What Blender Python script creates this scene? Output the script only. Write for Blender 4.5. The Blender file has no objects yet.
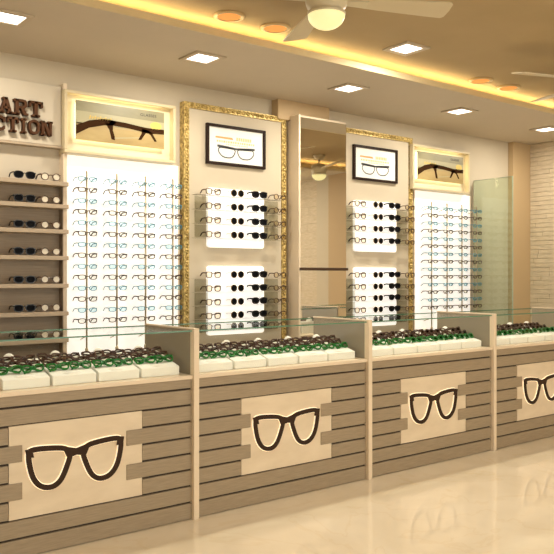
import bpy, math, random
from mathutils import Vector, Matrix
random.seed(7)
S = bpy.context.scene
COL = S.collection
PI = math.pi

# ------------------------------------------------------------------ camera
cam_d = bpy.data.cameras.new('camera')
cam = bpy.data.objects.new('camera', cam_d); COL.objects.link(cam)
cam.location = (0, 0, 1.4)
cam.rotation_euler = (PI/2, 0, -math.atan2(.614, .789))
cam_d.sensor_width = 36; cam_d.lens = 36*760/554; cam_d.shift_y = -1/554
cam_d.clip_start = .05
S.camera = cam

# ------------------------------------------------------------------ world, exposure
w = bpy.data.worlds.new('world'); S.world = w; w.use_nodes = True
WORLD_STRENGTH = 2.6
w.node_tree.nodes['Background'].inputs[0].default_value = (1, .96, .89, 1)
w.node_tree.nodes['Background'].inputs[1].default_value = WORLD_STRENGTH
S.view_settings.view_transform = 'Standard'; S.view_settings.look = 'None'
S.view_settings.gamma = 1; S.view_settings.use_curve_mapping = False
S.view_settings.exposure = 0.0
S.cycles.max_bounces = 10; S.cycles.transparent_max_bounces = 24
S.cycles.glossy_bounces = 5; S.cycles.caustics_reflective = False; S.cycles.caustics_refractive = False
S.cycles.sample_clamp_indirect = 4
WARM = (1, .93, .79)
P_DOWN = 15
E_COVE, E_LIGHTBOX, E_PANEL, E_RIM = 24, 5.5, 1.15, .7

# ------------------------------------------------------------------ materials
def mat(name, col, rough=.5, metal=0, spec=.5, emit=None, estr=0, alpha=1, coat=0):
    m = bpy.data.materials.new(name); m.use_nodes = True
    b = m.node_tree.nodes['Principled BSDF']
    b.inputs['Base Color'].default_value = (*col, 1)
    b.inputs['Roughness'].default_value = rough
    b.inputs['Metallic'].default_value = metal
    b.inputs['Specular IOR Level'].default_value = spec
    b.inputs['Alpha'].default_value = alpha
    b.inputs['Coat Weight'].default_value = coat
    if emit:
        b.inputs['Emission Color'].default_value = (*emit, 1)
        b.inputs['Emission Strength'].default_value = estr
    return m
def N(m, t, **k):
    n = m.node_tree.nodes.new(t)
    for a, v in k.items():
        if hasattr(n, a): setattr(n, a, v)
        else: n.inputs[a].default_value = v
    return n
def noise_col(m, c1, c2, scale=(1, 1, 1), nscale=8, detail=6, lo=.35, hi=.65, rough=.55, distort=0, bump=0):
    nt = m.node_tree; b = nt.nodes['Principled BSDF']
    tc = N(m, 'ShaderNodeTexCoord'); mp = N(m, 'ShaderNodeMapping')
    mp.inputs['Scale'].default_value = scale
    nt.links.new(tc.outputs['Object'], mp.inputs[0])
    no = N(m, 'ShaderNodeTexNoise'); no.inputs['Scale'].default_value = nscale
    no.inputs['Detail'].default_value = detail; no.inputs['Roughness'].default_value = rough
    no.inputs['Distortion'].default_value = distort
    nt.links.new(mp.outputs[0], no.inputs['Vector'])
    cr = N(m, 'ShaderNodeValToRGB')
    cr.color_ramp.elements[0].position = lo; cr.color_ramp.elements[0].color = (*c1, 1)
    cr.color_ramp.elements[1].position = hi; cr.color_ramp.elements[1].color = (*c2, 1)
    nt.links.new(no.outputs['Fac'], cr.inputs[0]); nt.links.new(cr.outputs[0], b.inputs['Base Color'])
    if bump:
        bp = N(m, 'ShaderNodeBump'); bp.inputs['Strength'].default_value = bump
        bp.inputs['Distance'].default_value = .01
        nt.links.new(no.outputs['Fac'], bp.inputs['Height']); nt.links.new(bp.outputs[0], b.inputs['Normal'])
    return m
def thin_glass(name, tint, refl=.12, gain=1.0):
    m = bpy.data.materials.new(name); m.use_nodes = True; nt = m.node_tree
    nt.nodes.clear()
    out = N(m, 'ShaderNodeOutputMaterial'); mix = N(m, 'ShaderNodeMixShader')
    tr = N(m, 'ShaderNodeBsdfTransparent'); tr.inputs[0].default_value = (*tint, 1)
    gl = N(m, 'ShaderNodeBsdfGlossy'); gl.inputs['Roughness'].default_value = .02
    lw = N(m, 'ShaderNodeLayerWeight'); lw.inputs[0].default_value = refl
    ml = N(m, 'ShaderNodeMath'); ml.operation = 'MULTIPLY'; ml.inputs[1].default_value = gain
    nt.links.new(lw.outputs['Fresnel'], ml.inputs[0]); nt.links.new(ml.outputs[0], mix.inputs[0])
    nt.links.new(tr.outputs[0], mix.inputs[1]); nt.links.new(gl.outputs[0], mix.inputs[2])
    nt.links.new(mix.outputs[0], out.inputs[0])
    return m
M = {}
M['wall'] = noise_col(mat('wall_paint', (.7, .6, .45), .8), (.56, .485, .365), (.59, .51, .385), nscale=3)
M['wall_left_paint'] = mat('cream_panel', (.53, .46, .355), .6)
M['soffit'] = noise_col(mat('soffit_paint', (.5, .4, .3), .8), (.54, .465, .365), (.57, .49, .385), nscale=2)
M['ceiling'] = noise_col(mat('ceiling_paint', (.4, .26, .1), .7), (.40, .295, .15), (.43, .315, .165), nscale=2)
M['fascia'] = mat('fascia_paint', (.66, .55, .33), .7)
M['pier'] = mat('pier_tan', (.50, .36, .20), .6)
M['tan_laminate'] = noise_col(mat('tan_laminate', (.3, .23, .16), .55), (.27, .205, .14), (.32, .25, .175), (1, 1, 18), 6)
M['shelf_edge'] = mat('shelf_edge', (.40, .31, .215), .45)
M['niche_side'] = mat('niche_side', (.27, .21, .145), .6)
M['wood'] = noise_col(mat('grey_oak_laminate', (.3, .23, .16), .5), (.27, .205, .130), (.345, .27, .178), (1.5, 1, 40), 6, detail=8)
M['groove'] = mat('dark_groove', (.045, .028, .018), .7)
M['cream_wood'] = noise_col(mat('cream_board', (.7, .58, .42), .5), (.66, .54, .385), (.74, .62, .455), (1, 1, 3), 3)
M['trim'] = mat('cream_trim', (.74, .61, .45), .4)
M['divider'] = mat('divider_laminate', (.30, .255, .19), .25, spec=.5)
M['emblem'] = mat('dark_brown_emblem', (.036, .017, .008), .55, spec=.2)
M['halo'] = mat('halo_light', (1, .85, .6), .5, emit=(1, .84, .6), estr=E_RIM)
M['glass'] = thin_glass('clear_glass', (.985, .995, .985), .06, .13)
M['glass_partition'] = thin_glass('green_tinted_glass', (.87, .94, .885), .25)
M['glass_edge'] = mat('glass_edge', (.10, .22, .14), .15)
M['partition_edge'] = mat('partition_edge', (.34, .42, .32), .2)
M['acrylic'] = thin_glass('acrylic', (.95, .95, .93), .05)
M['acrylic_shadow'] = thin_glass('shadow_acrylic', (.82, .82, .78), .05)  # grey tint stands in for shadow beside the white panels
M['mirror'] = mat('mirror', (.86, .84, .78), .02, metal=1)
M['white_panel'] = mat('backlit_white', (.9, .88, .85), .4, emit=(1, .955, .90), estr=E_PANEL*.55)
M['rod_panel'] = mat('backlit_white_panel', (.92, .9, .87), .4, emit=(1, .95, .89), estr=E_PANEL*.5)
M['lightbox_back'] = mat('lightbox_back', (.70, .62, .44), .6)
M['lightbox_rim'] = mat('lightbox_rim', (1, .9, .6), .5, emit=(1, .84, .52), estr=E_LIGHTBOX)
M['lightbox_frame'] = mat('lightbox_frame', (.62, .52, .33), .4)
M['letter'] = mat('brown_letter', (.075, .030, .012), .6, spec=.15)
M['black_frame'] = mat('picture_frame_brown', (.022, .010, .006), .5, spec=.15)
M['mat_board'] = mat('mat_board', (.86, .85, .82), .6)
M['poster_grey'] = noise_col(mat('poster_top', (.4, .36, .2), .4), (.22, .20, .11), (.32, .29, .17), (1, 1, 2), 3)
M['poster_pale'] = mat('poster_band', (.42, .38, .23), .4)
M['poster_tan'] = noise_col(mat('poster_bottom', (.5, .35, .12), .4), (.36, .25, .09), (.46, .34, .14), (1, 1, 4), 3)
M['print_brown'] = mat('print_brown', (.045, .020, .008), .9, spec=.05)
M['print_dark'] = mat('print_dark', (.07, .06, .05), .5)
M['print_blue'] = mat('print_grey', (.05, .055, .06), .4)
M['print_yellow'] = mat('print_yellow', (.72, .52, .12), .5)
M['print_orange'] = mat('print_orange', (.78, .36, .12), .5)
M['print_pale'] = mat('print_pale', (.72, .55, .25), .5)
M['gold'] = noise_col(mat('gilt', (.6, .4, .1), .35, metal=.35), (.32, .22, .06), (.76, .57, .22), nscale=45, lo=.38, hi=.62, bump=.4)
M['rod'] = mat('rod_metal', (.50, .42, .28), .35, metal=.4)
M['tray'] = mat('tray_cream', (.88, .86, .79), .55)
M['cushion'] = mat('tray_cushion', (.86, .83, .76), .8)
M['dark_rail'] = mat('dark_rail', (.05, .022, .01), .3)
M['fan'] = mat('fan_cream', (.62, .54, .37), .4)
M['fan_blade'] = mat('fan_blade', (.60, .51, .34), .45)
M['globe'] = mat('globe_glow', (.25, .23, .14), .4, emit=(1, .88, .40), estr=.92)
M['light_square'] = mat('light_square', (1, 1, 1), .4, emit=(1, .96, .90), estr=3.5)
M['light_frame'] = mat('light_frame', (.50, .41, .30), .45)
M['round_frame'] = mat('round_frame', (.60, .42, .20), .35)
M['light_round'] = mat('light_round', (.03, .015, .005), 1, spec=0, emit=(1, .38, .09), estr=1.05)
M['cove_led'] = mat('cove_led', (1, .8, .4), .5, emit=(1, .76, .36), estr=E_COVE)
# glasses
M['lens_black'] = mat('lens_black', (.004, .004, .005), .45, spec=.05)
M['lens_pale'] = mat('lens_pale', (.85, .77, .62), .25, alpha=.6)
M['lens_clear'] = thin_glass('lens_clear', (.93, .93, .90), .18)
M['lens_blue'] = thin_glass('lens_blue', (.80, .91, .95), .18)
M['lens_amber'] = thin_glass('lens_amber', (.97, .93, .85), .2)
M['fr_black'] = mat('frame_black', (.010, .010, .011), .25)
M['fr_tort'] = noise_col(mat('frame_tortoise', (.1, .05, .02), .35), (.02, .010, .006), (.12, .06, .025), nscale=60)
M['fr_brown'] = mat('frame_brown', (.05, .022, .014), .3)
M['fr_gold'] = mat('frame_gold', (.30, .20, .09), .3, metal=.5)
M['fr_blue'] = mat('frame_pale_blue', (.07, .25, .34), .3)
M['fr_green'] = mat('frame_green', (.012, .16, .025), .3)
M['fr_dkbrown'] = mat('frame_dark_brown', (.075, .035, .025), .3)

# marble floor
def floor_mat():
    m = mat('marble_floor', (.7, .55, .37), .07, spec=.5); nt = m.node_tree; b = nt.nodes['Principled BSDF']
    tc = N(m, 'ShaderNodeTexCoord')
    n1 = N(m, 'ShaderNodeTexNoise'); n1.inputs['Scale'].default_value = 1.3; n1.inputs['Detail'].default_value = 9; n1.inputs['Distortion'].default_value = 1.2
    n2 = N(m, 'ShaderNodeTexNoise'); n2.inputs['Scale'].default_value = .9; n2.inputs['Detail'].default_value = 6; n2.inputs['Distortion'].default_value = 2.6
    for n in (n1, n2): nt.links.new(tc.outputs['Object'], n.inputs['Vector'])
    c1 = N(m, 'ShaderNodeValToRGB'); e = c1.color_ramp.elements
    e[0].position = .35; e[0].color = (.71, .605, .445, 1); e[1].position = .62; e[1].color = (.78, .68, .52, 1)
    c2 = N(m, 'ShaderNodeValToRGB'); e = c2.color_ramp.elements
    e[0].position = .48; e[0].color = (1, 1, 1, 1); e[1].position = .515; e[1].color = (1, 1, 1, 1)
    x = e.new(.5); x.color = (.955, .92, .86, 1)
    mx = N(m, 'ShaderNodeMixRGB'); mx.blend_type = 'MULTIPLY'; mx.inputs[0].default_value = .8
    nt.links.new(n1.outputs['Fac'], c1.inputs[0]); nt.links.new(n2.outputs['Fac'], c2.inputs[0])
    nt.links.new(c1.outputs[0], mx.inputs[1]); nt.links.new(c2.outputs[0], mx.inputs[2])
    nt.links.new(mx.outputs[0], b.inputs['Base Color'])
    return m
M['floor'] = floor_mat()
M['cladding'] = noise_col(mat('plank_cladding', (.6, .5, .36), .6), (.55, .45, .31), (.68, .57, .42), (1, 2, 14), 5)

# ------------------------------------------------------------------ mesh helpers
class MB:
    def __init__(s): s.v = []; s.f = []; s.sm = []
    def add(s, vs, fs, smooth=False):
        o = len(s.v); s.v += [tuple(v) for v in vs]
        for f in fs: s.f.append(tuple(i+o for i in f)); s.sm.append(smooth)
    def box(s, x0, x1, y0, y1, z0, z1):
        vs = [(x, y, z) for x in (x0, x1) for y in (y0, y1) for z in (z0, z1)]
        s.add(vs, [(0, 1, 3, 2), (4, 6, 7, 5), (0, 4, 5, 1), (2, 3, 7, 6), (0, 2, 6, 4), (1, 5, 7, 3)])
        return s
    def prism(s, pts, y0, y1):           # polygon in XZ (counter-clockwise seen from -Y), extruded in Y
        n = len(pts)
        vs = [(x, y0, z) for x, z in pts] + [(x, y1, z) for x, z in pts]
        fs = [tuple(range(n)), tuple(range(2*n-1, n-1, -1))]
        for i in range(n):
            j = (i+1) % n; fs.append((i, i+n, j+n, j))
        s.add(vs, fs); return s
    def ring(s, pts, wd, y0, y1, smooth=False):   # closed centreline in XZ, rectangular section of width wd
        n = len(pts); vs = []
        for i in range(n):
            a = Vector(pts[i-1]); b = Vector(pts[i]); c = Vector(pts[(i+1) % n])
            t = (c-a); t.normalize(); nn = Vector((-t.y, t.x))*wd/2
            for q, y in ((b+nn, y0), (b-nn, y0), (b-nn, y1), (b+nn, y1)): vs.append((q.x, y, q.y))
        fs = []
        for i in range(n):
            j = (i+1) % n
            for k in range(4):
                l = (k+1) % 4; fs.append((4*i+k, 4*j+k, 4*j+l, 4*i+l))
        s.add(vs, fs, smooth); return s
    def tube(s, path, r, n=6, caps=True, flat=1.0):
        path = [Vector(p) for p in path]; rs = r if isinstance(r, (list, tuple)) else [r]*len(path)
        vs = []
        for i, p in enumerate(path):
            t = (path[min(i+1, len(path)-1)]-path[max(i-1, 0)]).normalized()
            up = Vector((0, 0, 1)) if abs(t.z) < .9 else Vector((0, 1, 0))
            a = t.cross(up).normalized(); b = a.cross(t).normalized()
            for k in range(n):
                q = 2*PI*k/n; vs.append(p+a*math.cos(q)*rs[i]*flat+b*math.sin(q)*rs[i])
        fs = []
        for i in range(len(path)-1):
            for k in range(n):
                l = (k+1) % n; fs.append((i*n+k, i*n+l, (i+1)*n+l, (i+1)*n+k))
        if caps: fs.append(tuple(range(n-1, -1, -1))); fs.append(tuple((len(path)-1)*n+k for k in range(n)))
        s.add(vs, fs, n > 5); return s
    def lathe(s, prof, c=(0, 0, 0), n=28, smooth=True):
        vs = []
        for r, z in prof:
            for k in range(n):
                q = 2*PI*k/n; vs.append((c[0]+r*math.cos(q), c[1]+r*math.sin(q), c[2]+z))
        fs = []
        for i in range(len(prof)-1):
            for k in range(n):
                l = (k+1) % n; fs.append((i*n+k, i*n+l, (i+1)*n+l, (i+1)*n+k))
        fs.append(tuple(range(n-1, -1, -1))); fs.append(tuple((len(prof)-1)*n+k for k in range(n)))
        s.add(vs, fs, smooth); return s
    def ball(s, c, rx, ry, rz, n=8, m=5, rot=None):
        vs = []
        for i in range(m+1):
            ph = PI*i/m
            for k in range(n):
                q = 2*PI*k/n
                p = Vector((rx*math.sin(ph)*math.cos(q), ry*math.sin(ph)*math.sin(q), rz*math.cos(ph)))
                if rot: p = rot @ p
                vs.append(p+Vector(c))
        fs = [(i*n+k, (i+1)*n+k, (i+1)*n+(k+1) % n, i*n+(k+1) % n) for i in range(m) for k in range(n)]
        s.add(vs, fs, True); return s
    def build(s, name, m, parent=None, bevel=0, **props):
        me = bpy.data.meshes.new(name); me.from_pydata(s.v, [], s.f); me.validate(); 
        for p, q in zip(me.polygons, s.sm): p.use_smooth = q
        me.materials.append(m)
        o = bpy.data.objects.new(name, me); COL.objects.link(o)
        if parent: o.parent = parent
        if bevel:
            b = o.modifiers.new('bevel', 'BEVEL'); b.width = bevel; b.segments = 2; b.limit_method = 'ANGLE'
        for k, v in props.items(): o[k] = v
        return o
def catmull(p, sub=4):
    out = []; n = len(p)
    for i in range(n):
        a, b, c, d = (Vector(p[(i+k-1) % n]) for k in range(4))
        for j in range(sub):
            t = j/sub
            out.append(tuple(.5*((2*b)+(c-a)*t+(2*a-5*b+4*c-d)*t*t+(3*b-a-3*c+d)*t**3)))
    return out
def empty(name, loc, label, cat, group=None, rz=0):
    o = bpy.data.objects.new(name, None); COL.objects.link(o); o.empty_display_size = .05
    o.location = loc; o.rotation_euler = (0, 0, rz)
    tag(o, label, cat, group); return o
def tag(o, label, cat, group=None):
    o['label'] = label; o['category'] = cat
    if group: o['group'] = group
    return o
def struct(mb, name, m, parent=None, **k):
    return mb.build(name, m, parent, kind='structure', **k)
def dup(root, loc, rot, label, group):
    r = root.copy(); COL.objects.link(r); r.location = loc; r.rotation_euler = rot
    r['label'] = label; r['group'] = group
    for ch in root.children:
        c = ch.copy(); COL.objects.link(c); c.parent = r
        for g in ch.children:
            d = g.copy(); COL.objects.link(d); d.parent = c
    return r

# ------------------------------------------------------------------ room shell
YW = 5.15; XR = 7.63; XL = -3.0; YF = -3.0; H1 = 2.9; H2 = 3.0
struct(MB().box(XL, XR, YF, YW, -.1, 0), 'floor', M['floor'])
struct(MB().box(XL, XR+.1, YW, YW+.1, 0, H2), 'wall_back', M['wall'])
# right wall: plank clad stretch near the corner, then a pinkish post and a tan door surround
struct(MB().box(XR+.02, XR+.12, YF, YW, 0, H2), 'wall_right', M['wall'])
cl = MB(); rr = random.Random(3)
for ya, yb, hh in ((2.003, 5.08, .050), (-.6, 1.117, .13)):
    z = 0
    while z < H1-.001:
        h = min(hh, H1-z); y = ya; first = True
        while y < yb-.01:
            L = rr.choice((.45, .6, .75, .9)) * (rr.uniform(.4, 1) if first else 1); first = False
            y2 = min(y+L, yb); dx = rr.choice((0, .002, .004))
            cl.box(XR-.012+dx, XR+.03, y, y2-.002, z, z+h-.003)
            y = y2
        z += h
struct(cl, 'wall_cladding', M['cladding'])
struct(MB().box(XR-.03, XR+.02, 1.12, 1.42, 0, H1), 'trim_3', M['wall'])
struct(MB().box(XR-.06, XR+.02, 1.422, 2.0, 0, H1), 'trim_4', M['pier'])
struct(MB().box(XL-.1, XL, YF, YW, 0, H2), 'wall_left', M['wall'])
# street side behind the camera: unseen wall, wide windows added to admit fill light
fw = MB(); fw.box(XL, XR, YF-.1, YF, 0, .3); fw.box(XL, XR, YF-.1, YF, 2.5, H2)
for x in (XL, -.3, 2.4, 5.1, XR-.1): fw.box(x, x+.1, YF-.1, YF, .3, 2.5)
struct(fw, 'wall_front', M['wall'])
for i, x in enumerate((XL, -.3, 2.4, 5.1)):
    struct(MB().box(x+.1, (x+2.7 if i < 3 else XR-.1), YF-.055, YF-.045, .3, 2.5), 'fill_window_%d' % (i+1), M['glass'])
# ceilings: raised coffer with lower borders either side
struct(MB().box(XL-.1, XR+.1, YF-.1, YW+.1, H2, H2+.1), 'ceiling', M['ceiling'])
YC0, YC1 = 1.86, 3.98
struct(MB().box(XL, XR+.02, YC1, YW, H1, H1+.02), 'ceiling_border_back', M['soffit'])
struct(MB().box(XL, XR+.02, YF, YC0, H1, H1+.02), 'ceiling_border_front', M['soffit'])
struct(MB().box(XL, XR+.02, YC1-.012, YC1, H1-.002, H1+.042), 'trim_1', M['fascia'])
struct(MB().box(XL, XR+.02, YC0, YC0+.012, H1-.002, H1+.042), 'trim_2', M['fascia'])
for y, nm in ((YC1+.05, 'lighting behind the coffer edge along the shelves'), (YC0-.07, 'lighting behind the coffer edge on the street side')):
    o = MB().box(XL+.05, XR-.05, y, y+.02, H1+.021, H1+.035).build('cove_light_strip', M['cove_led'])
    tag(o, 'warm yellow strip ' + nm, 'light strip')
# corner column and boxed beam above the mirror
struct(MB().box(7.30, XR+.02, 5.08, YW, 0, H1), 'corner_column', M['pier'], bevel=.003)
struct(MB().box(3.95, 4.53, 5.06, YW, 2.73, H1), 'boxed_beam', M['pier'], bevel=.003)

# ------------------------------------------------------------------ ceiling lights
def square_light(x, y, zc, label):
    t = empty('ceiling_light', (x, y, zc), label, 'ceiling light', 'square ceiling downlights')
    f = MB()
    a, b, d = .12, .085, .012
    f.box(-a, a, -a, -b, -d, 0); f.box(-a, a, b, a, -d, 0); f.box(-a, -b, -b, b, -d, 0); f.box(b, a, -b, b, -d, 0)
    f.build('frame', M['light_frame'], t, bevel=.003)
    MB().box(-b, b, -b, b, -.005, 0).build('diffuser', M['light_square'], t)
    l = bpy.data.lights.new('downlight', 'AREA'); l.shape = 'SQUARE'; l.size = .16; l.energy = P_DOWN; l.color = WARM
    lo = bpy.data.objects.new('downlight_lamp', l); COL.objects.link(lo); lo.parent = t; lo.location = (0, 0, -.014)
    return t
nm = ['at the far left, above the shelf sign', 'above the left gilt frame', 'above the mirror column', 'above the right lit poster', 'in the corner by the plank wall']
for i, x in enumerate((1.47, 2.80, 4.17, 5.55, 6.93)):
    square_light(x, 4.43, H1, 'square white downlight in the lower ceiling border ' + nm[i])
square_light(3.99, 3.65, H2, 'square white downlight in the brown raised ceiling right of the near fan')
on = ['first', 'second', 'third', 'fourth', 'fifth', 'last']
for i, x in enumerate((-2, -.3, 1.4, 3.1, 4.8, 6.5)):  # out-of-view downlights, added as room fill
    square_light(x, .9, H1, 'added unseen fill downlight over the customer aisle, %s from the left' % on[i])
for i, x in enumerate((-1.5, 1.4, 4.3, 6.6)):  # second added fill row, behind the camera
    square_light(x, -1.4, H1, 'added unseen fill downlight on the street side, %s from the left' % on[i])
rp = ['left of the near fan', 'right beside the near fan globe', 'left one of the far pair', 'right one of the far pair']
for i, (x, y) in enumerate(((2.635, 3.865), (2.995, 3.865), (5.12, 3.875), (5.50, 3.875))):
    t = empty('round_downlight', (x, y, H2), 'round orange downlight in the brown ceiling, ' + rp[i], 'ceiling light', 'round orange downlights')
    MB().lathe([(.098, 0), (.098, -.008), (.085, -.014), (.072, -.010), (.072, 0)]).build('rim', M['round_frame'], t)
    MB().lathe([(.072, 0), (.072, -.008), (.04, -.011), (.001, -.012)]).build('diffuser', M['light_round'], t)

# ------------------------------------------------------------------ ceiling fans
def fan(x, y, a0, label):
    t = empty('ceiling_fan', (x, y, H2), label, 'ceiling fan', 'ceiling fans')
    MB().lathe([(.075, 0), (.075, -.02), (.055, -.05), (.02, -.06)]).build('canopy', M['fan'], t)
    MB().lathe([(.012, -.05), (.012, -.13)], n=12).build('downrod', M['fan'], t)
    MB().lathe([(.03, -.11), (.085, -.125), (.105, -.15), (.108, -.20), (.10, -.225), (.085, -.235), (.085, -.245), (.098, -.25), (.098, -.262), (.09, -.266)]).build('motor_housing', M['fan'], t)
    g = [(.095, -.262)] + [(.095*math.cos(q*PI/2/8), -.266-.070*math.sin(q*PI/2/8)) for q in range(0, 8)] + [(.002, -.336)]
    MB().lathe(g).build('light_globe', M['globe'], t)
    for k in range(4):
        a = math.radians(a0+90*k); R = Matrix.Rotation(a, 3, 'Z') @ Matrix.Rotation(math.radians(-12), 3, 'X')
        prof = [(.18, .040), (.30, .052), (.45, .062), (.58, .070), (.66, .074), (.675, .060), (.68, 0)]
        out = [(x_, w_) for x_, w_ in prof]+[(x_, -w_) for x_, w_ in reversed(prof[:-1])]
        n = len(out); vs = [R @ Vector((p, q, .004)) for p, q in out]+[R @ Vector((p, q, -.004)) for p, q in out]
        m = MB(); m.add(vs, [tuple(range(n)), tuple(range(2*n-1, n-1, -1))]+[(i, i+n, (i+1) % n+n, (i+1) % n) for i in range(n)])
        b = m.build('blade', M['fan_blade'], t); b.location = (0, 0, -.185)
        br = MB(); vs = []
        for p, q in ((.09, .02), (.22, .03)):
            for s_, z_ in ((1, .006), (-1, .006), (-1, -.006), (1, -.006)): vs.append(R @ Vector((p, q*s_, z_-.006)))
        br.add(vs, [(0, 3, 2, 1), (4, 5, 6, 7), (0, 1, 5, 4), (1, 2, 6, 5), (2, 3, 7, 6), (3, 0, 4, 7)])
        br.build('bracket', M['fan'], b)
fan(2.593, 2.92, -25, 'cream four blade ceiling fan with glowing globe, near one at top centre')
fan(5.20, 2.92, 70, 'cream four blade ceiling fan at the right edge, only blade tips showing')
fan(6.62, 2.30, 20, 'cream ceiling fan reflected in the mirror column')

# ------------------------------------------------------------------ eyewear
def superoval(w_, h_, p, n, cx=0, cz=0, taper=0):
    out = []
    for k in range(n):
        q = 2*PI*k/n; c, s = math.cos(q), math.sin(q)
        x = math.copysign(abs(c)**(2/p), c)*w_/2; z = math.copysign(abs(s)**(2/p), s)*h_/2
        x *= 1+taper*z/h_*2
        out.append((cx+x, cz+z))
    return out
def eyewear(name, label, cat, group, width=.140, lw=.052, lh=.036, p=2.6, taper=.08, rim=.004, fm='fr_black', lm='lens_black', tl=.115, folded=False, tm=None, fscale=1):
    t = empty(name, (0, 0, -50), label, cat, group)     # origin: bottom centre of the front
    cx = (width-lw)/2-.003; cz = lh/2+rim
    fr = MB()
    for s in (-1, 1):
        pts = superoval(lw, lh, p, 18, s*cx, cz, taper)
        fr.ring(pts, rim, -.003, .003)
        fr.box(min(s*(cx+lw/2-.002), s*width/2), max(s*(cx+lw/2-.002), s*width/2), -.003, .005, cz+lh*.22, cz+lh*.22+rim*1.6)
    g = cx-lw/2
    fr.tube([(-g-.002, 0, cz+lh*.12), (-g*.4, -.002, cz+lh*.25), (g*.4, -.002, cz+lh*.25), (g+.002, 0, cz+lh*.12)], rim*.6, 5)
    fr.build('frame_front', M[fm], t)
    for s in (-1, 1):
        MB().prism(superoval(lw, lh, p, 18, s*cx, cz, taper), -.001, .0012).build('lens', M[lm], t)
    for s in (-1, 1):
        x = s*width/2; zt = cz+lh*.22+rim*.8; m = MB()
        if not folded:
            m.tube([(x, .002, zt), (x*.99, tl*.4, zt+.001), (x*.97, tl*.72, zt-.002), (x*.94, tl, zt-.022)], [rim*.85, rim*.85, rim*.85, rim*.85], 6)
        else:
            yy = .009 if s > 0 else .016
            m.tube([(x, .003, zt), (x*.96, yy, zt-.002), (0, yy, zt-.010), (-x*.62, yy, zt-.022), (-x*.85, yy-.001, zt-.040)], [rim*.6]*5, 6)
        m.build('temple', M[tm or fm], t)
    return t
ORD = ['first', 'second', 'third', 'fourth', 'fifth', 'sixth', 'seventh', 'eighth', 'ninth', 'tenth', 'eleventh', 'twelfth', 'thirteenth', 'lowest']
class Proto:
    def __init__(s, **k): s.k = k; s.root = None
    def put(s, loc, label, rot=(0, 0, 0)):
        if s.root is None:
            s.root = eyewear(label=label, **s.k); s.root.location = loc; s.root.rotation_euler = rot; return s.root
        return dup(s.root, loc, rot, label, s.k['group'])

# ------------------------------------------------------------------ left shelving niche with the sign
sh = empty('wall_shelving', (1.3, YW, 0), 'tan wall shelving niche at the far left holding seven rows of eyewear', 'shelving')
def at(o, par):                       # keep world coordinates under a parent Empty
    o.location = -Vector(par.location); return o
X0, X1 = .45, 2.069
at(MB().box(X0, X1, YW-.012, YW-.001, .10, 2.05).build('back_panel', M['tan_laminate'], sh), sh)
at(MB().box(X0, X1, YW-.012, YW-.001, 2.05, 2.285).build('upper_back_panel', M['wall_left_paint'], sh), sh)
at(MB().box(X1, 2.097, 5.075, YW-.001, 0, 2.74).build('side_panel', M['trim'], sh, bevel=.002), sh)
at(MB().box(X1-.004, X1, 5.077, YW-.012, .1, 2.05).build('side_lining', M['niche_side'], sh), sh)
shelf_z = [2.045, 1.890, 1.718, 1.537, 1.347, 1.156, .972]
for z in shelf_z + [.79, .60, .42, .24]:
    at(MB().box(X0, X1-.004, 5.074, YW-.012, z-.028, z).box(X0, X1+.014, 5.01, 5.074, z-.028, z).build('shelf', M['shelf_edge'], sh, bevel=.002), sh)
sg = empty('wall_sign', (1.3, 5.1, 2.28), 'cream sign panel with raised brown lettering above the shelves at far left', 'sign')
at(MB().box(X0, X1-.01, 5.085, YW-.001, 2.30, 2.715).build('sign_panel', M['wall_left_paint'], sg, bevel=.004), sg)
at(MB().box(X0, X1-.004, 5.07, YW-.001, 2.283, 2.297).build('ledge', M['shelf_edge'], sg), sg)
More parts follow.
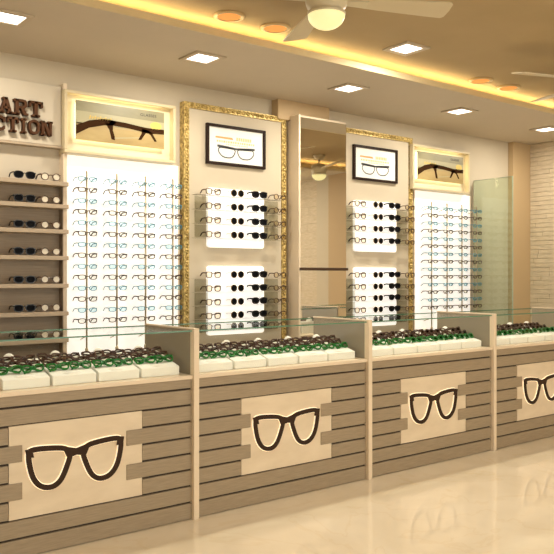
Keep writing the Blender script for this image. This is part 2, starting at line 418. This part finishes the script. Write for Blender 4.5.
# slab letters, unit cell 1 high
def letter(ch, x, z, w_, h_, y0, y1):
    m = MB(); T = .24*w_; S_ = .17*h_
    def R(a, b, c, d): m.box(x+a*w_, x+b*w_, y0, y1, z+c*h_, z+d*h_)
    def P(pts): m.prism([(x+a*w_, z+b*h_) for a, b in pts], y0, y1)
    sf = .14
    if ch == 'A':
        P([(.08, 0), (.30, 0), (.58, 1), (.40, 1)]); P([(.68, 0), (.92, 0), (.62, 1), (.38, 1)]); R(.25, .75, .27, .42); R(0, .40, 0, sf); R(.58, 1, 0, sf); R(.28, .62, 1-sf, 1)
    elif ch == 'T':
        R(.38, .62, 0, 1); R(.02, .98, .83, 1); R(.02, .16, .62, 1); R(.84, .98, .62, 1); R(.22, .78, 0, sf)
    elif ch == 'I':
        R(.34, .66, 0, 1); R(.12, .88, 0, sf); R(.12, .88, 1-sf, 1)
    elif ch == 'N':
        R(.08, .28, 0, 1); R(.72, .92, 0, 1); P([(.08, 1), (.66, 0), (.92, 0), (.34, 1)]); R(0, .40, 0, sf); R(0, .3, 1-sf, 1); R(.58, 1, 1-sf, 1)
    elif ch == 'M':
        R(.06, .24, 0, 1); R(.76, .94, 0, 1); P([(.08, 1), (.42, .2), (.58, .2), (.30, 1)]); P([(.70, 1), (.42, .2), (.58, .2), (.92, 1)]); R(0, .34, 0, sf); R(.66, 1, 0, sf)
    elif ch in 'OC':
        pts = superoval(w_*.76, h_*.82, 2.3, 24, x+w_*.5, z+h_*.5)
        if ch == 'O': m.ring(pts, .21*w_, y0, y1)
        else:
            keep = [p for k, p in enumerate(pts) if 3 <= k <= 21]
            for a, b in zip(keep, keep[1:]):
                m.tube([(a[0], y0, a[1]), (b[0], y0, b[1])], .001, 4)
                d = Vector((b[0]-a[0], b[1]-a[1])); n_ = Vector((-d.y, d.x)).normalized()*.105*w_; d = d*.15
                q = [(a[0]-d.x+n_.x, a[1]-d.y+n_.y), (a[0]-d.x-n_.x, a[1]-d.y-n_.y), (b[0]+d.x-n_.x, b[1]+d.y-n_.y), (b[0]+d.x+n_.x, b[1]+d.y+n_.y)]
                m.prism(q, y0, y1)
            R(.76, .92, .60, .92); R(.78, .90, .12, .34)
    elif ch == 'R':
        R(.10, .33, 0, 1); R(0, .42, 0, sf); R(0, .64, .83, 1); R(.3, .64, .42, .57)
        P([(.60, 1), (.60, .84), (.70, .78), (.70, .64), (.60, .56), (.60, .42), (.80, .46), (.90, .58), (.90, .84), (.80, .97)][::-1])
        P([(.42, .5), (.66, 0), (1, 0), (1, sf), (.86, sf), (.66, .5)])
    elif ch == 'L':
        R(.14, .38, 0, 1); R(0, .52, 1-sf, 1); R(0, .96, 0, sf); R(.82, .96, 0, .36)
    elif ch == 'E':
        R(.12, .36, 0, 1); R(0, .94, 0, sf); R(0, .94, 1-sf, 1); R(.3, .68, .43, .57); R(.8, .94, 0, .32); R(.8, .94, .70, 1)
    elif ch == 'S':
        pts = [(.86, .70), (.84, .90), (.5, .96), (.16, .86), (.14, .64), (.5, .52), (.86, .38), (.84, .14), (.5, .05), (.14, .12), (.12, .32)]
        for a, b in zip(pts, pts[1:]):
            a = Vector((x+a[0]*w_, z+a[1]*h_*.94+.02*h_)); b = Vector((x+b[0]*w_, z+b[1]*h_*.94+.02*h_)); d = (b-a); n_ = Vector((-d.y, d.x)).normalized()*.10*w_
            m.prism([tuple(a-d*.1+n_), tuple(a-d*.1-n_), tuple(b+d*.1-n_), tuple(b+d*.1+n_)], y0, y1)
    return m
def word(txt, xr, z, cw, ch_, step, narrow=.62):
    x = xr
    for c in reversed(txt):
        wd = cw*(narrow if c == 'I' else 1)
        x -= wd
        at(letter(c, x, z, wd, ch_, 5.045, 5.084).build('letter', M['letter'], sg, bevel=.0025), sg)
        x -= step
word('SMART', 1.918, 2.475, .098, .105, .003)
word('COLLECTION', 1.985, 2.355, .083, .100, .004)

sunglass = Proto(name='sunglasses', cat='sunglasses', group='black sunglasses on the left shelves', width=.148, lw=.062, lh=.046, p=2.5, rim=.005, fm='fr_black', lm='lens_black', tl=.10)
roundg = Proto(name='eyeglasses', cat='eyeglasses', group='round eyeglasses on the left shelves', width=.136, lw=.050, lh=.046, p=2.0, taper=0, rim=.0055, fm='fr_tort', lm='lens_pale', tl=.105)
for i, z in enumerate(shelf_z):
    w_ = ['top', 'second', 'third', 'fourth', 'fifth', 'sixth', 'seventh'][i]
    sunglass.put((1.783, 5.03, z+.0015), 'black sunglasses on the %s shelf from the top at far left' % w_)
    roundg.put((1.962, 5.03, z+.0015), 'round tortoiseshell eyeglasses with pale lenses on the %s shelf from the top' % w_)

# ------------------------------------------------------------------ lit posters and rod displays
def small_glasses_print(m, cx, cz, w_, y0, y1):
    for s in (-1, 1):
        pts = [(s*.06, .10), (s*.40, .13), (s*.47, .02), (s*.36, -.16), (s*.16, -.18), (s*.06, -.06)]
        pts = catmull([(cx+a*w_, cz+b*w_*(.62 if b < 0 else .8)) for a, b in pts], 3)
        if s < 0: pts = pts[::-1]
        m.ring(pts, .026*w_, y0, y1)
        m.prism([(cx+a*w_, cz+b*w_) for a, b in ([(.05, .07), (.40, .085), (.50, .10), (.50, .15), (.38, .145), (.05, .12)] if s > 0 else [(-.05, .07), (-.05, .12), (-.38, .145), (-.50, .15), (-.50, .10), (-.40, .085)])], y0, y1)
    m.box(cx-.07*w_, cx+.07*w_, y0, y1, cz+.07*w_, cz+.115*w_)
def text_obj(s, name, size, loc, m, parent, ext=.0006, sx=1):
    cu = bpy.data.curves.new(name, 'FONT'); cu.body = s; cu.size = size; cu.extrude = ext; cu.align_x = 'CENTER'; cu.space_character = 1.05
    o = bpy.data.objects.new(name, cu)
    COL.objects.link(o); dg = bpy.context.evaluated_depsgraph_get(); me = bpy.data.meshes.new_from_object(o.evaluated_get(dg))
    bpy.data.objects.remove(o); me.materials.append(m)
    o = bpy.data.objects.new(name, me); COL.objects.link(o); o.parent = parent
    o.location = loc; o.rotation_euler = (PI/2, 0, 0); o.scale = (sx, 1, 1)
    return o
def lightbox(x0, x1, z0, z1, label):
    t = empty('lightbox', ((x0+x1)/2, YW, z0), label, 'light box')
    W_, Hh = (x1-x0)/2, z1-z0
    MB().box(-W_, W_, -.055, -.001, 0, Hh).build('back_board', M['lightbox_back'], t)
    f = MB(); e = .022
    f.box(-W_, W_, -.115, -.055, 0, e); f.box(-W_, W_, -.115, -.055, Hh-e, Hh); f.box(-W_, -W_+e, -.115, -.055, e, Hh-e); f.box(W_-e, W_, -.115, -.055, e, Hh-e)
    f.build('frame', M['lightbox_frame'], t, bevel=.004)
    px, pz0, pz1 = .350, .102, .378
    rm = MB(); g = .012
    rm.box(-px+g, px-g, -.085, -.056, pz0+g, pz1-g)
    rm.build('glow_rim', M['lightbox_rim'], t)
    ps = MB().box(-px, px, -.094, -.086, pz0, pz1).build('poster', M['poster_grey'], t)
    def pp(mb, nm, mm): mb.build(nm, mm, ps)
    ya = -.0945; h_ = pz1-pz0
    pp(MB().prism([(-px, pz0+h_*.40), (px, pz0+h_*.52), (px, pz0+h_*.72), (-px, pz0+h_*.74)], ya, -.094), 'printed_band', M['poster_pale'])
    pp(MB().box(-px, px, ya, -.094, pz0, pz0+h_*.44), 'printed_ground', M['poster_tan'])
    g_ = MB(); y0, y1 = ya-.0006, ya
    def poly(pts): g_.prism([(-px+a*2*px, pz0+b*h_) for a, b in pts], y0, y1)
    # brown half-rim spectacles seen at an angle: temple, brow bars, rims
    poly([(0, .13), (.14, .33), (.30, .44), (.40, .46), (.44, .56), (.40, .60), (.28, .60), (.14, .52), (0, .36)])
    poly([(.385, .10), (.42, .09), (.425, .14), (.40, .34), (.405, .50), (.31, .52), (.36, .34)])
    poly([(.36, .47), (.55, .45), (.70, .41), (.80, .37), (1, .40), (1, .53), (.80, .52), (.70, .54), (.55, .58), (.36, .60)])
    poly([(.69, .17), (.725, .18), (.775, .36), (.82, .46), (.73, .49), (.73, .36)])
    poly([(.885, .17), (.91, .19), (.86, .38), (.81, .47), (.765, .42), (.835, .34)])
    pp(g_, 'printed_spectacles', M['print_brown'])
    g_ = MB()
    poly([(.415, .13), (.70, .22), (.705, .24), (.415, .155)])
    poly([(.42, .40), (.68, .40), (.68, .405), (.42, .41)])
    pp(g_, 'printed_lens_edge', M['poster_pale'])
    g_ = MB()
    c0 = (.90, .60)
    poly([(c0[0]+.07*math.cos(q*PI/10), c0[1]+.11*math.sin(q*PI/10)) for q in range(20)])
    a = .14
    for k in range(9): 
        poly([(a, .56), (a+.012, .56), (a+.022, .66-.03*(k % 2)), (a+.008, .66-.03*(k % 2))]); poly([(a, .60), (a+.025, .60), (a+.025, .618), (a, .618)]); a += .028
    pp(g_, 'printed_script', M['print_yellow'])
    text_obj('GLASSES', 'printed_text', .030, (px*.62, ya-.0004, pz1-.048), M['print_dark'], ps, sx=1.15)
    return t
def rod_display(x0, x1, z0, z1, label):
    t = empty('eyewear_display', ((x0+x1)/2, YW, z0), label, 'eyewear display')
    W_ = (x1-x0)/2
    MB().box(-W_, W_, -.03, -.001, 0, z1-z0).build('lit_panel', M['rod_panel'], t)
    e = MB(); e.box(-W_-.012, -W_, -.034, -.001, 0, z1-z0); e.box(W_, W_+.012, -.034, -.001, 0, z1-z0)
    e.build('edge_trim', M['trim'], t)
    return t
lightbox(2.062, 2.945, 2.255, 2.692, 'left lit poster box with brown spectacles, above the left white rod panel')
lightbox(5.60, 6.48, 2.255, 2.692, 'right lit poster box with brown spectacles, above the right white rod panel')
rod_display(2.112, 3.012, .62, 2.252, 'left white backlit panel behind four rods of eyeglasses')
rod_display(5.715, 6.585, .62, 2.252, 'right white backlit panel behind four rods of eyeglasses')
YR = 5.015
def rod(x, label):
    t = empty('display_rod', (x, YR, .62), label, 'display rod', 'eyewear display rods')
    m = MB().tube([(0, 0, .27), (0, 0, 1.50)], .0068, 8); m.tube([(0, 0, 1.50), (0, .004, 1.515)], .007, 8)
    m.build('pole', M['rod'], t)
    for z in (.36, 1.47):
        MB().tube([(0, 0, z), (0, .104, z-.03)], .004, 6).build('bracket', M['rod'], t)
    MB().ball((0, 0, .262), .013, .013, .02).build('foot', M['rod'], t)
    c = MB()
    for k in range(14): c.box(-.007, .007, -.011, 0, 2.074-.62-.0762*k+.004, 2.074-.62-.0762*k+.012)
    c.build('nose_rest', M['rod'], t)
pb = Proto(name='eyeglasses', cat='eyeglasses', group='pale blue eyeglasses on the display rods', width=.142, lw=.054, lh=.032, p=2.6, rim=.004, fm='fr_blue', lm='lens_blue', tl=.095)
db = Proto(name='eyeglasses', cat='eyeglasses', group='brown eyeglasses on the display rods', width=.142, lw=.054, lh=.032, p=2.8, rim=.0055, fm='fr_brown', lm='lens_clear', tl=.095)
rn = ['leftmost', 'second', 'third', 'rightmost']
for side, xs in (('left', (2.215, 2.445, 2.675, 2.905)), ('right', (5.85, 6.085, 6.32, 6.555))):
    for j, x in enumerate(xs):
        rod(x, 'thin metal display rod, %s of the four on the %s white panel' % (rn[j], side))
        for k in range(14):
            pr = db if k % 2 else pb
            pr.put((x, YR-.0145, 2.074-.0762*k-.018), '%s eyeglasses %s from the top on the %s rod of the %s white panel' % ('dark brown' if k % 2 else 'pale blue', ORD[k] if k < 13 else 'fourteenth', rn[j], side))

# ------------------------------------------------------------------ gilt framed panels with sunglasses
def gilt_frame(x0, x1, zt, label):
    t = empty('gilt_framed_panel', ((x0+x1)/2, YW, 0), label, 'wall panel')
    W_ = (x1-x0)/2; w_ = .045
    MB().box(-W_+.02, W_-.02, -.055, -.001, .05, zt-.02).build('beige_panel', M['wall'], t)
    m = MB()
    for a, b, c, d in ((-W_, -W_+w_, .05, zt), (W_-w_, W_, .05, zt), (-W_+w_, W_-w_, zt-w_, zt)):
        m.box(a, b, -.07, -.001, c, d)
    rnd = random.Random(5)
    def bead(x, z, ang):
        R = Matrix.Rotation(ang, 3, 'Y')
        m.ball((x, -.07, z), .020, .012, .009, 8, 4, R)
        m.ball((x+.012*math.cos(ang), -.074, z+.012*math.sin(ang)), .007, .009, .007, 6, 4)
    z = .07
    i = 0
    while z < zt-.01:
        for x in (-W_+w_/2, W_-w_/2): bead(x, z, .7 if i % 2 else -.7)
        z += .024; i += 1
    x = -W_+w_
    while x < W_-w_:
        bead(x, zt-w_/2, .8 if i % 2 else 2.3); x += .024; i += 1
    m.build('gilt_moulding', M['gold'], t)
    return t
def picture(x0, x1, z0, z1, label):
    t = empty('picture_frame', ((x0+x1)/2, YW-.055, z0), label, 'framed picture', 'framed eyewear pictures')
    W_, Hh = (x1-x0)/2, z1-z0; e = .022
    m = MB(); m.box(-W_, W_, -.03, 0, 0, e); m.box(-W_, W_, -.03, 0, Hh-e, Hh); m.box(-W_, -W_+e, -.03, 0, e, Hh-e); m.box(W_-e, W_, -.03, 0, e, Hh-e)
    m.build('frame', M['black_frame'], t, bevel=.003)
    b = MB().box(-W_+e, W_-e, -.014, -.001, e, Hh-e).build('print', M['mat_board'], t)
    m = MB(); small_glasses_print(m, .0, Hh*.33, .37, -.0148, -.0142); m.build('printed_spectacles', M['print_blue'], b)
    m = MB(); m.prism([(-.205, Hh*.665), (-.03, Hh*.655), (-.04, Hh*.71), (-.20, Hh*.71)], -.0148, -.0142); m.build('printed_stroke', M['print_orange'], b)
    r = random.Random(9)
    m = MB(); x = .0
    while x < .15:
        m.box(x, x+.016, -.0148, -.0142, Hh*.645, Hh*.73); x += .022
    m.build('printed_letters', M['print_pale'], b)
    m = MB(); x = -.19
    while x < .18:
        q = r.uniform(.010, .020); m.box(x, x+q, -.0148, -.0142, Hh*.565, Hh*.615); x += q+.008
    x = -.10
    while x < .12:
        q = r.uniform(.008, .016); m.box(x, x+q, -.0148, -.0142, Hh*.515, Hh*.54); x += q+.008
    m.build('printed_lines', M['print_pale'], b)
    return t
gA = Proto(name='eyeglasses', cat='eyeglasses', group='square tortoiseshell eyeglasses on the acrylic holders', width=.138, lw=.052, lh=.044, p=3.6, rim=.006, fm='fr_tort', lm='lens_amber', tl=.085)
gB = Proto(name='sunglasses', cat='sunglasses', group='round black sunglasses on the acrylic holders', width=.128, lw=.054, lh=.054, p=2.0, taper=0, rim=.0025, fm='fr_gold', lm='lens_black', tl=.085)
gC = Proto(name='sunglasses', cat='sunglasses', group='large black sunglasses on the acrylic holders', width=.154, lw=.067, lh=.048, p=2.5, rim=.008, fm='fr_black', lm='lens_black', tl=.085)
gD = Proto(name='eyeglasses', cat='eyeglasses', group='round brown eyeglasses on the acrylic holders', width=.130, lw=.046, lh=.044, p=2.1, taper=0, rim=.005, fm='fr_tort', lm='lens_amber', tl=.085)
rows_u = [2.063, 1.951, 1.840, 1.728]; rows_l = [1.412, 1.304, 1.197, 1.090, 1.000]
def holder(cx, z0, z1, rows, label):
    t = empty('sunglass_display', (cx, YW-.056, z0), label, 'eyewear display')
    m = MB(); r = .02; W_ = .276; Hh = z1-z0; pts = []
    for cxx, czz, a0 in ((W_-r, r, -90), (W_-r, Hh-r, 0), (-W_+r, Hh-r, 90), (-W_+r, r, 180)):
        for k in range(5):
            q = math.radians(a0+22.5*k); pts.append((cxx+r*math.cos(q), czz+r*math.sin(q)))
    m.prism(pts, -.025, 0); m.build('white_panel', M['white_panel'], t)
    for z in rows:
        m = MB(); zz = z-z0-.031
        m.box(-.43, .44, -.095, -.026, zz-.003, zz); m.build('acrylic_ledge', M['acrylic'], t)
        if z != rows[-1]:  # tinted plates put where shadow stripes fall beside the panel
            MB().box(-.40, -W_-.003, -.030, -.026, zz-.104, zz-.006).build('shadow_plate', M['acrylic_shadow'], t)
            MB().box(W_+.003, .42, -.030, -.026, zz-.104, zz-.006).build('shadow_plate', M['acrylic_shadow'], t)
def gilt_unit(x0, x1, side):
    off = x0-3.045
    gilt_frame(x0, x1, 2.755, '%s gilt framed beige wall panel with a picture and two eyewear displays' % side)
    picture(3.245+off, 3.825+off, 2.290, 2.612, 'dark framed white spectacles picture in the %s gilt frame' % side)
    holder(3.530+off, 1.628, 2.100, rows_u, 'upper white backlit eyewear display in the %s gilt frame' % side)
    holder(3.530+off, .930, 1.480, rows_l, 'lower white backlit eyewear display in the %s gilt frame' % side)
    for blk, rows in (('upper', rows_u), ('lower', rows_l)):
        for i, z in enumerate(rows):
            for pr, x, what in ((gA, 3.262, 'square tortoiseshell eyeglasses'), (gB, 3.492, 'small round black sunglasses'), (gC, 3.712, 'large black sunglasses'), (gD, 3.925, 'round brown eyeglasses')):
                pr.put((x+off, 5.003, z-.030), '%s in the %s row of the %s display, %s gilt frame' % (what, ORD[i], blk, side))
gilt_unit(3.045, 4.055, 'left')
gilt_unit(4.640, 5.645, 'right')

# ------------------------------------------------------------------ mirror column
t = empty('mirror_column', (4.36, YW, 0), 'cream wall column faced with a tall mirror and a dark rail', 'mirror')
at(MB().box(4.080, 4.635, 4.96, YW-.001, 0, 2.765).build('column_body', M['trim'], t, bevel=.003), t)
at(MB().box(4.100, 4.630, 4.95, 4.96, .02, 2.745).build('mirror_glass', M['mirror'], t), t)
at(MB().box(4.080, 4.099, 4.944, 4.96, 0, 2.765).build('edge_strip', M['trim'], t), t)
m = MB(); m.box(4.085, 4.635, 4.925, 4.942, 1.447, 1.472)
at(m.build('dark_rail', M['dark_rail'], t, bevel=.004), t)
m = MB(); m.box(4.15, 4.17, 4.940, 4.951, 1.45, 1.469); m.box(4.60, 4.62, 4.940, 4.951, 1.45, 1.469)
at(m.build('rail_bracket', M['dark_rail'], t), t)

# glass partition to the right
t = empty('glass_partition', (6.69, 4.89, 0), 'tall pale green glass partition standing at the right end of the wall display', 'glass partition')
at(MB().box(6.684, 6.694, 4.665, YW-.001, .05, 2.42).build('glass_sheet', M['glass_partition'], t), t)
m = MB(); m.box(6.6835, 6.6945, 4.660, 4.665, .05, 2.42); m.box(6.6835, 6.6945, 4.660, YW-.001, 2.42, 2.424)
at(m.build('glass_edge', M['partition_edge'], t), t)
at(MB().box(6.67, 6.71, 4.62, YW-.001, 0, .05).build('floor_channel', M['rod'], t), t)

# ------------------------------------------------------------------ counters
YC = 3.755; ZD = .83; ZG = 1.088
def emblem_half(s):
    p = [(.036, .050), (.062, .080), (.14, .093), (.225, .096), (.250, .080), (.246, .020), (.225, -.050), (.185, -.094), (.130, -.104), (.085, -.076), (.052, -.010)]
    pts = catmull([(s*a, b) for a, b in p], 4)
    return pts if s > 0 else pts[::-1]
def counter(x0, k):
    names = ['nearest display counter at the left edge', 'second display counter from the left', 'third display counter from the left', 'display counter at the right edge']
    t = empty('display_counter', (x0+.7, YC, 0), 'grey oak slatted glass-topped ' + names[k] + ', with a spectacles emblem', 'counter', 'glass topped display counters')
    L, R_ = -.6785, .70; EB = .365
    MB().box(L, R_-.021, .016, .56, 0, ZD-.022).build('cabinet_body', M['groove'], t)
    # staggered horizontal slats either side of the emblem board
    m = MB(); g = [.751, .658, .565, .472, .379, .286, .193, .098, .0]; gp = .0055
    m.box(L, R_-.02, 0, .016, g[0]+gp, ZD-.022)
    m.box(L, R_-.02, 0, .016, g[1]+gp, g[0]-gp)
    for i in range(1, 6):
        q = i in (2, 4)
        m.box(L, -(EB-.065 if q else EB+.005), 0, .016, g[i+1]+gp, g[i]-gp); m.box((EB-.095 if q else EB), R_-.02, 0, .016, g[i+1]+gp, g[i]-gp)
    m.box(L, R_-.02, 0, .016, g[7]+gp, g[6]-gp); m.box(L, R_-.02, 0, .016, .004, g[7]-gp)
    m.build('slat_cladding', M['wood'], t, bevel=.0015)
    MB().box(-EB, EB, .006, .017, g[6]+.001, g[1]-.001).build('emblem_board', M['cream_wood'], t)
    em = MB(); em2 = MB()
    for s in (-1, 1):
        em.ring(emblem_half(s), .0265, -.012, -.003); em2.ring(emblem_half(s), .034, -.003, .003)
        q = [(.225, .058), (.262, .062), (.268, .100), (.235, .105)]
        em.prism([(s*a, b) for a, b in (q if s > 0 else q[::-1])], -.0125, -.003)
    em.prism([(-.05, .030), (0, .040), (.05, .030), (.08, .095), (.0, .074), (-.08, .095)], -.0118, -.003)
    em2.prism([(-.05, .026), (0, .036), (.05, .026), (.08, .099), (.0, .078), (-.08, .099)], -.003, .003)
    e = em.build('spectacles_emblem', M['emblem'], t, bevel=.001); e.location = (-.020, 0, .434)
    h = em2.build('halo_light', M['halo'], e)
    MB().box(L, R_-.02, -.012, .56, ZD-.022, ZD).build('deck', M['trim'], t, bevel=.003)
    MB().box(R_-.0205, R_+.0150, -.026, .016, 0, ZG+.010).build('post', M['trim'], t, bevel=.002)
    d = MB().box(R_-.016, R_-.002, .017, .56, ZD, ZG).build('divider', M['divider'], t)
    MB().box(R_-.018, R_+.004, .017, .565, ZG+.0005, ZG+.0105).build('top_trim', M['trim'], d, bevel=.002)
    gs = MB().box(L+.001, R_-.022, -.006, 0, ZD+.001, ZG-.009).build('front_glass', M['glass'], t)
    gt = MB().box(L+.001, R_-.022, -.006, .56, ZG-.008, ZG).build('top_glass', M['glass'], t)
    m = MB(); m.box(L+.001, R_-.022, -.0068, -.0061, ZG-.0085, ZG); m.box(L+.001, R_-.022, .5601, .561, ZG-.008, ZG)
    m.build('glass_edge', M['glass_edge'], gt)
    return t
cx0 = [.92, 2.32, 3.72, 5.12]
for k, x0 in enumerate(cx0): counter(x0, k)

# trays and the spectacles lying on them
def tray_mesh():
    m = MB(); W_ = .121
    for a, b in ((-W_, W_),):
        m.add([(a, 0, 0), (b, 0, 0), (b, .30, 0), (a, .30, 0), (a, 0, .050), (b, 0, .050), (b, .25, .118), (a, .25, .118), (b, .30, .118), (a, .30, .118)],
              [(0, 3, 2, 1), (0, 1, 5, 4), (4, 5, 6, 7), (7, 6, 8, 9), (9, 8, 2, 3), (1, 2, 8, 6, 5), (0, 4, 7, 9, 3)])
    return m
tray_p = None
SL = math.atan2(.068, .25)
fg = dict(width=.122, lw=.046, lh=.036, rim=.008, folded=True)
tb = Proto(name='eyeglasses', cat='eyeglasses', group='dark brown spectacles in the counter trays', fm='fr_dkbrown', lm='lens_clear', **fg)
tg = Proto(name='eyeglasses', cat='eyeglasses', group='green spectacles in the counter trays', fm='fr_green', lm='lens_clear', **fg)
cn = ['nearest', 'second', 'third', 'farthest']; tn = ['first', 'second', 'third', 'fourth', 'fifth']
for k, x0 in enumerate(cx0):
    for j in range(5):
        if k == 0 and j == 0: continue          # outside the picture
        if k == 3 and j == 4: continue
        x = x0+.187+.2565*j; y = 3.815
        lab = 'cream sloping tray of spectacles, %s from the left in the %s counter' % (tn[j], cn[k])
        if tray_p is None:
            tray_p = empty('spectacles_tray', (x, y, ZD), lab, 'tray', 'cream spectacles trays')
            tray_mesh().build('tray_body', M['tray'], tray_p, bevel=.004)
            MB().ball((0, .272, .112), .036, .030, .045, 14, 9).build('rounded_knob', M['cushion'], tray_p)
            MB().ball((0, .035, .052), .060, .028, .016, 14, 8).build('front_pad', M['cushion'], tray_p)
        else: dup(tray_p, (x, y, ZD), (0, 0, 0), lab, 'cream spectacles trays')
        rj = random.Random(k*10+j)
        for row, (yy, pr, nmr) in enumerate(((.200, tb, 'back'), (.130, tb, 'middle'), (.060, tg, 'front'))):
            for c, dx in enumerate((-.0605, .0605)):
                zz = ZD+.050+yy*.272+.002
                pr.put((x+dx, y+yy, zz), '%s spectacles at %s of the %s row, %s tray of the %s counter' % ('green' if pr is tg else 'dark brown', 'left' if c == 0 else 'right', nmr, tn[j], cn[k]),
                       (math.radians(-32)+rj.uniform(-.12, .12), rj.uniform(-.05, .05), rj.uniform(-.16, .16)))
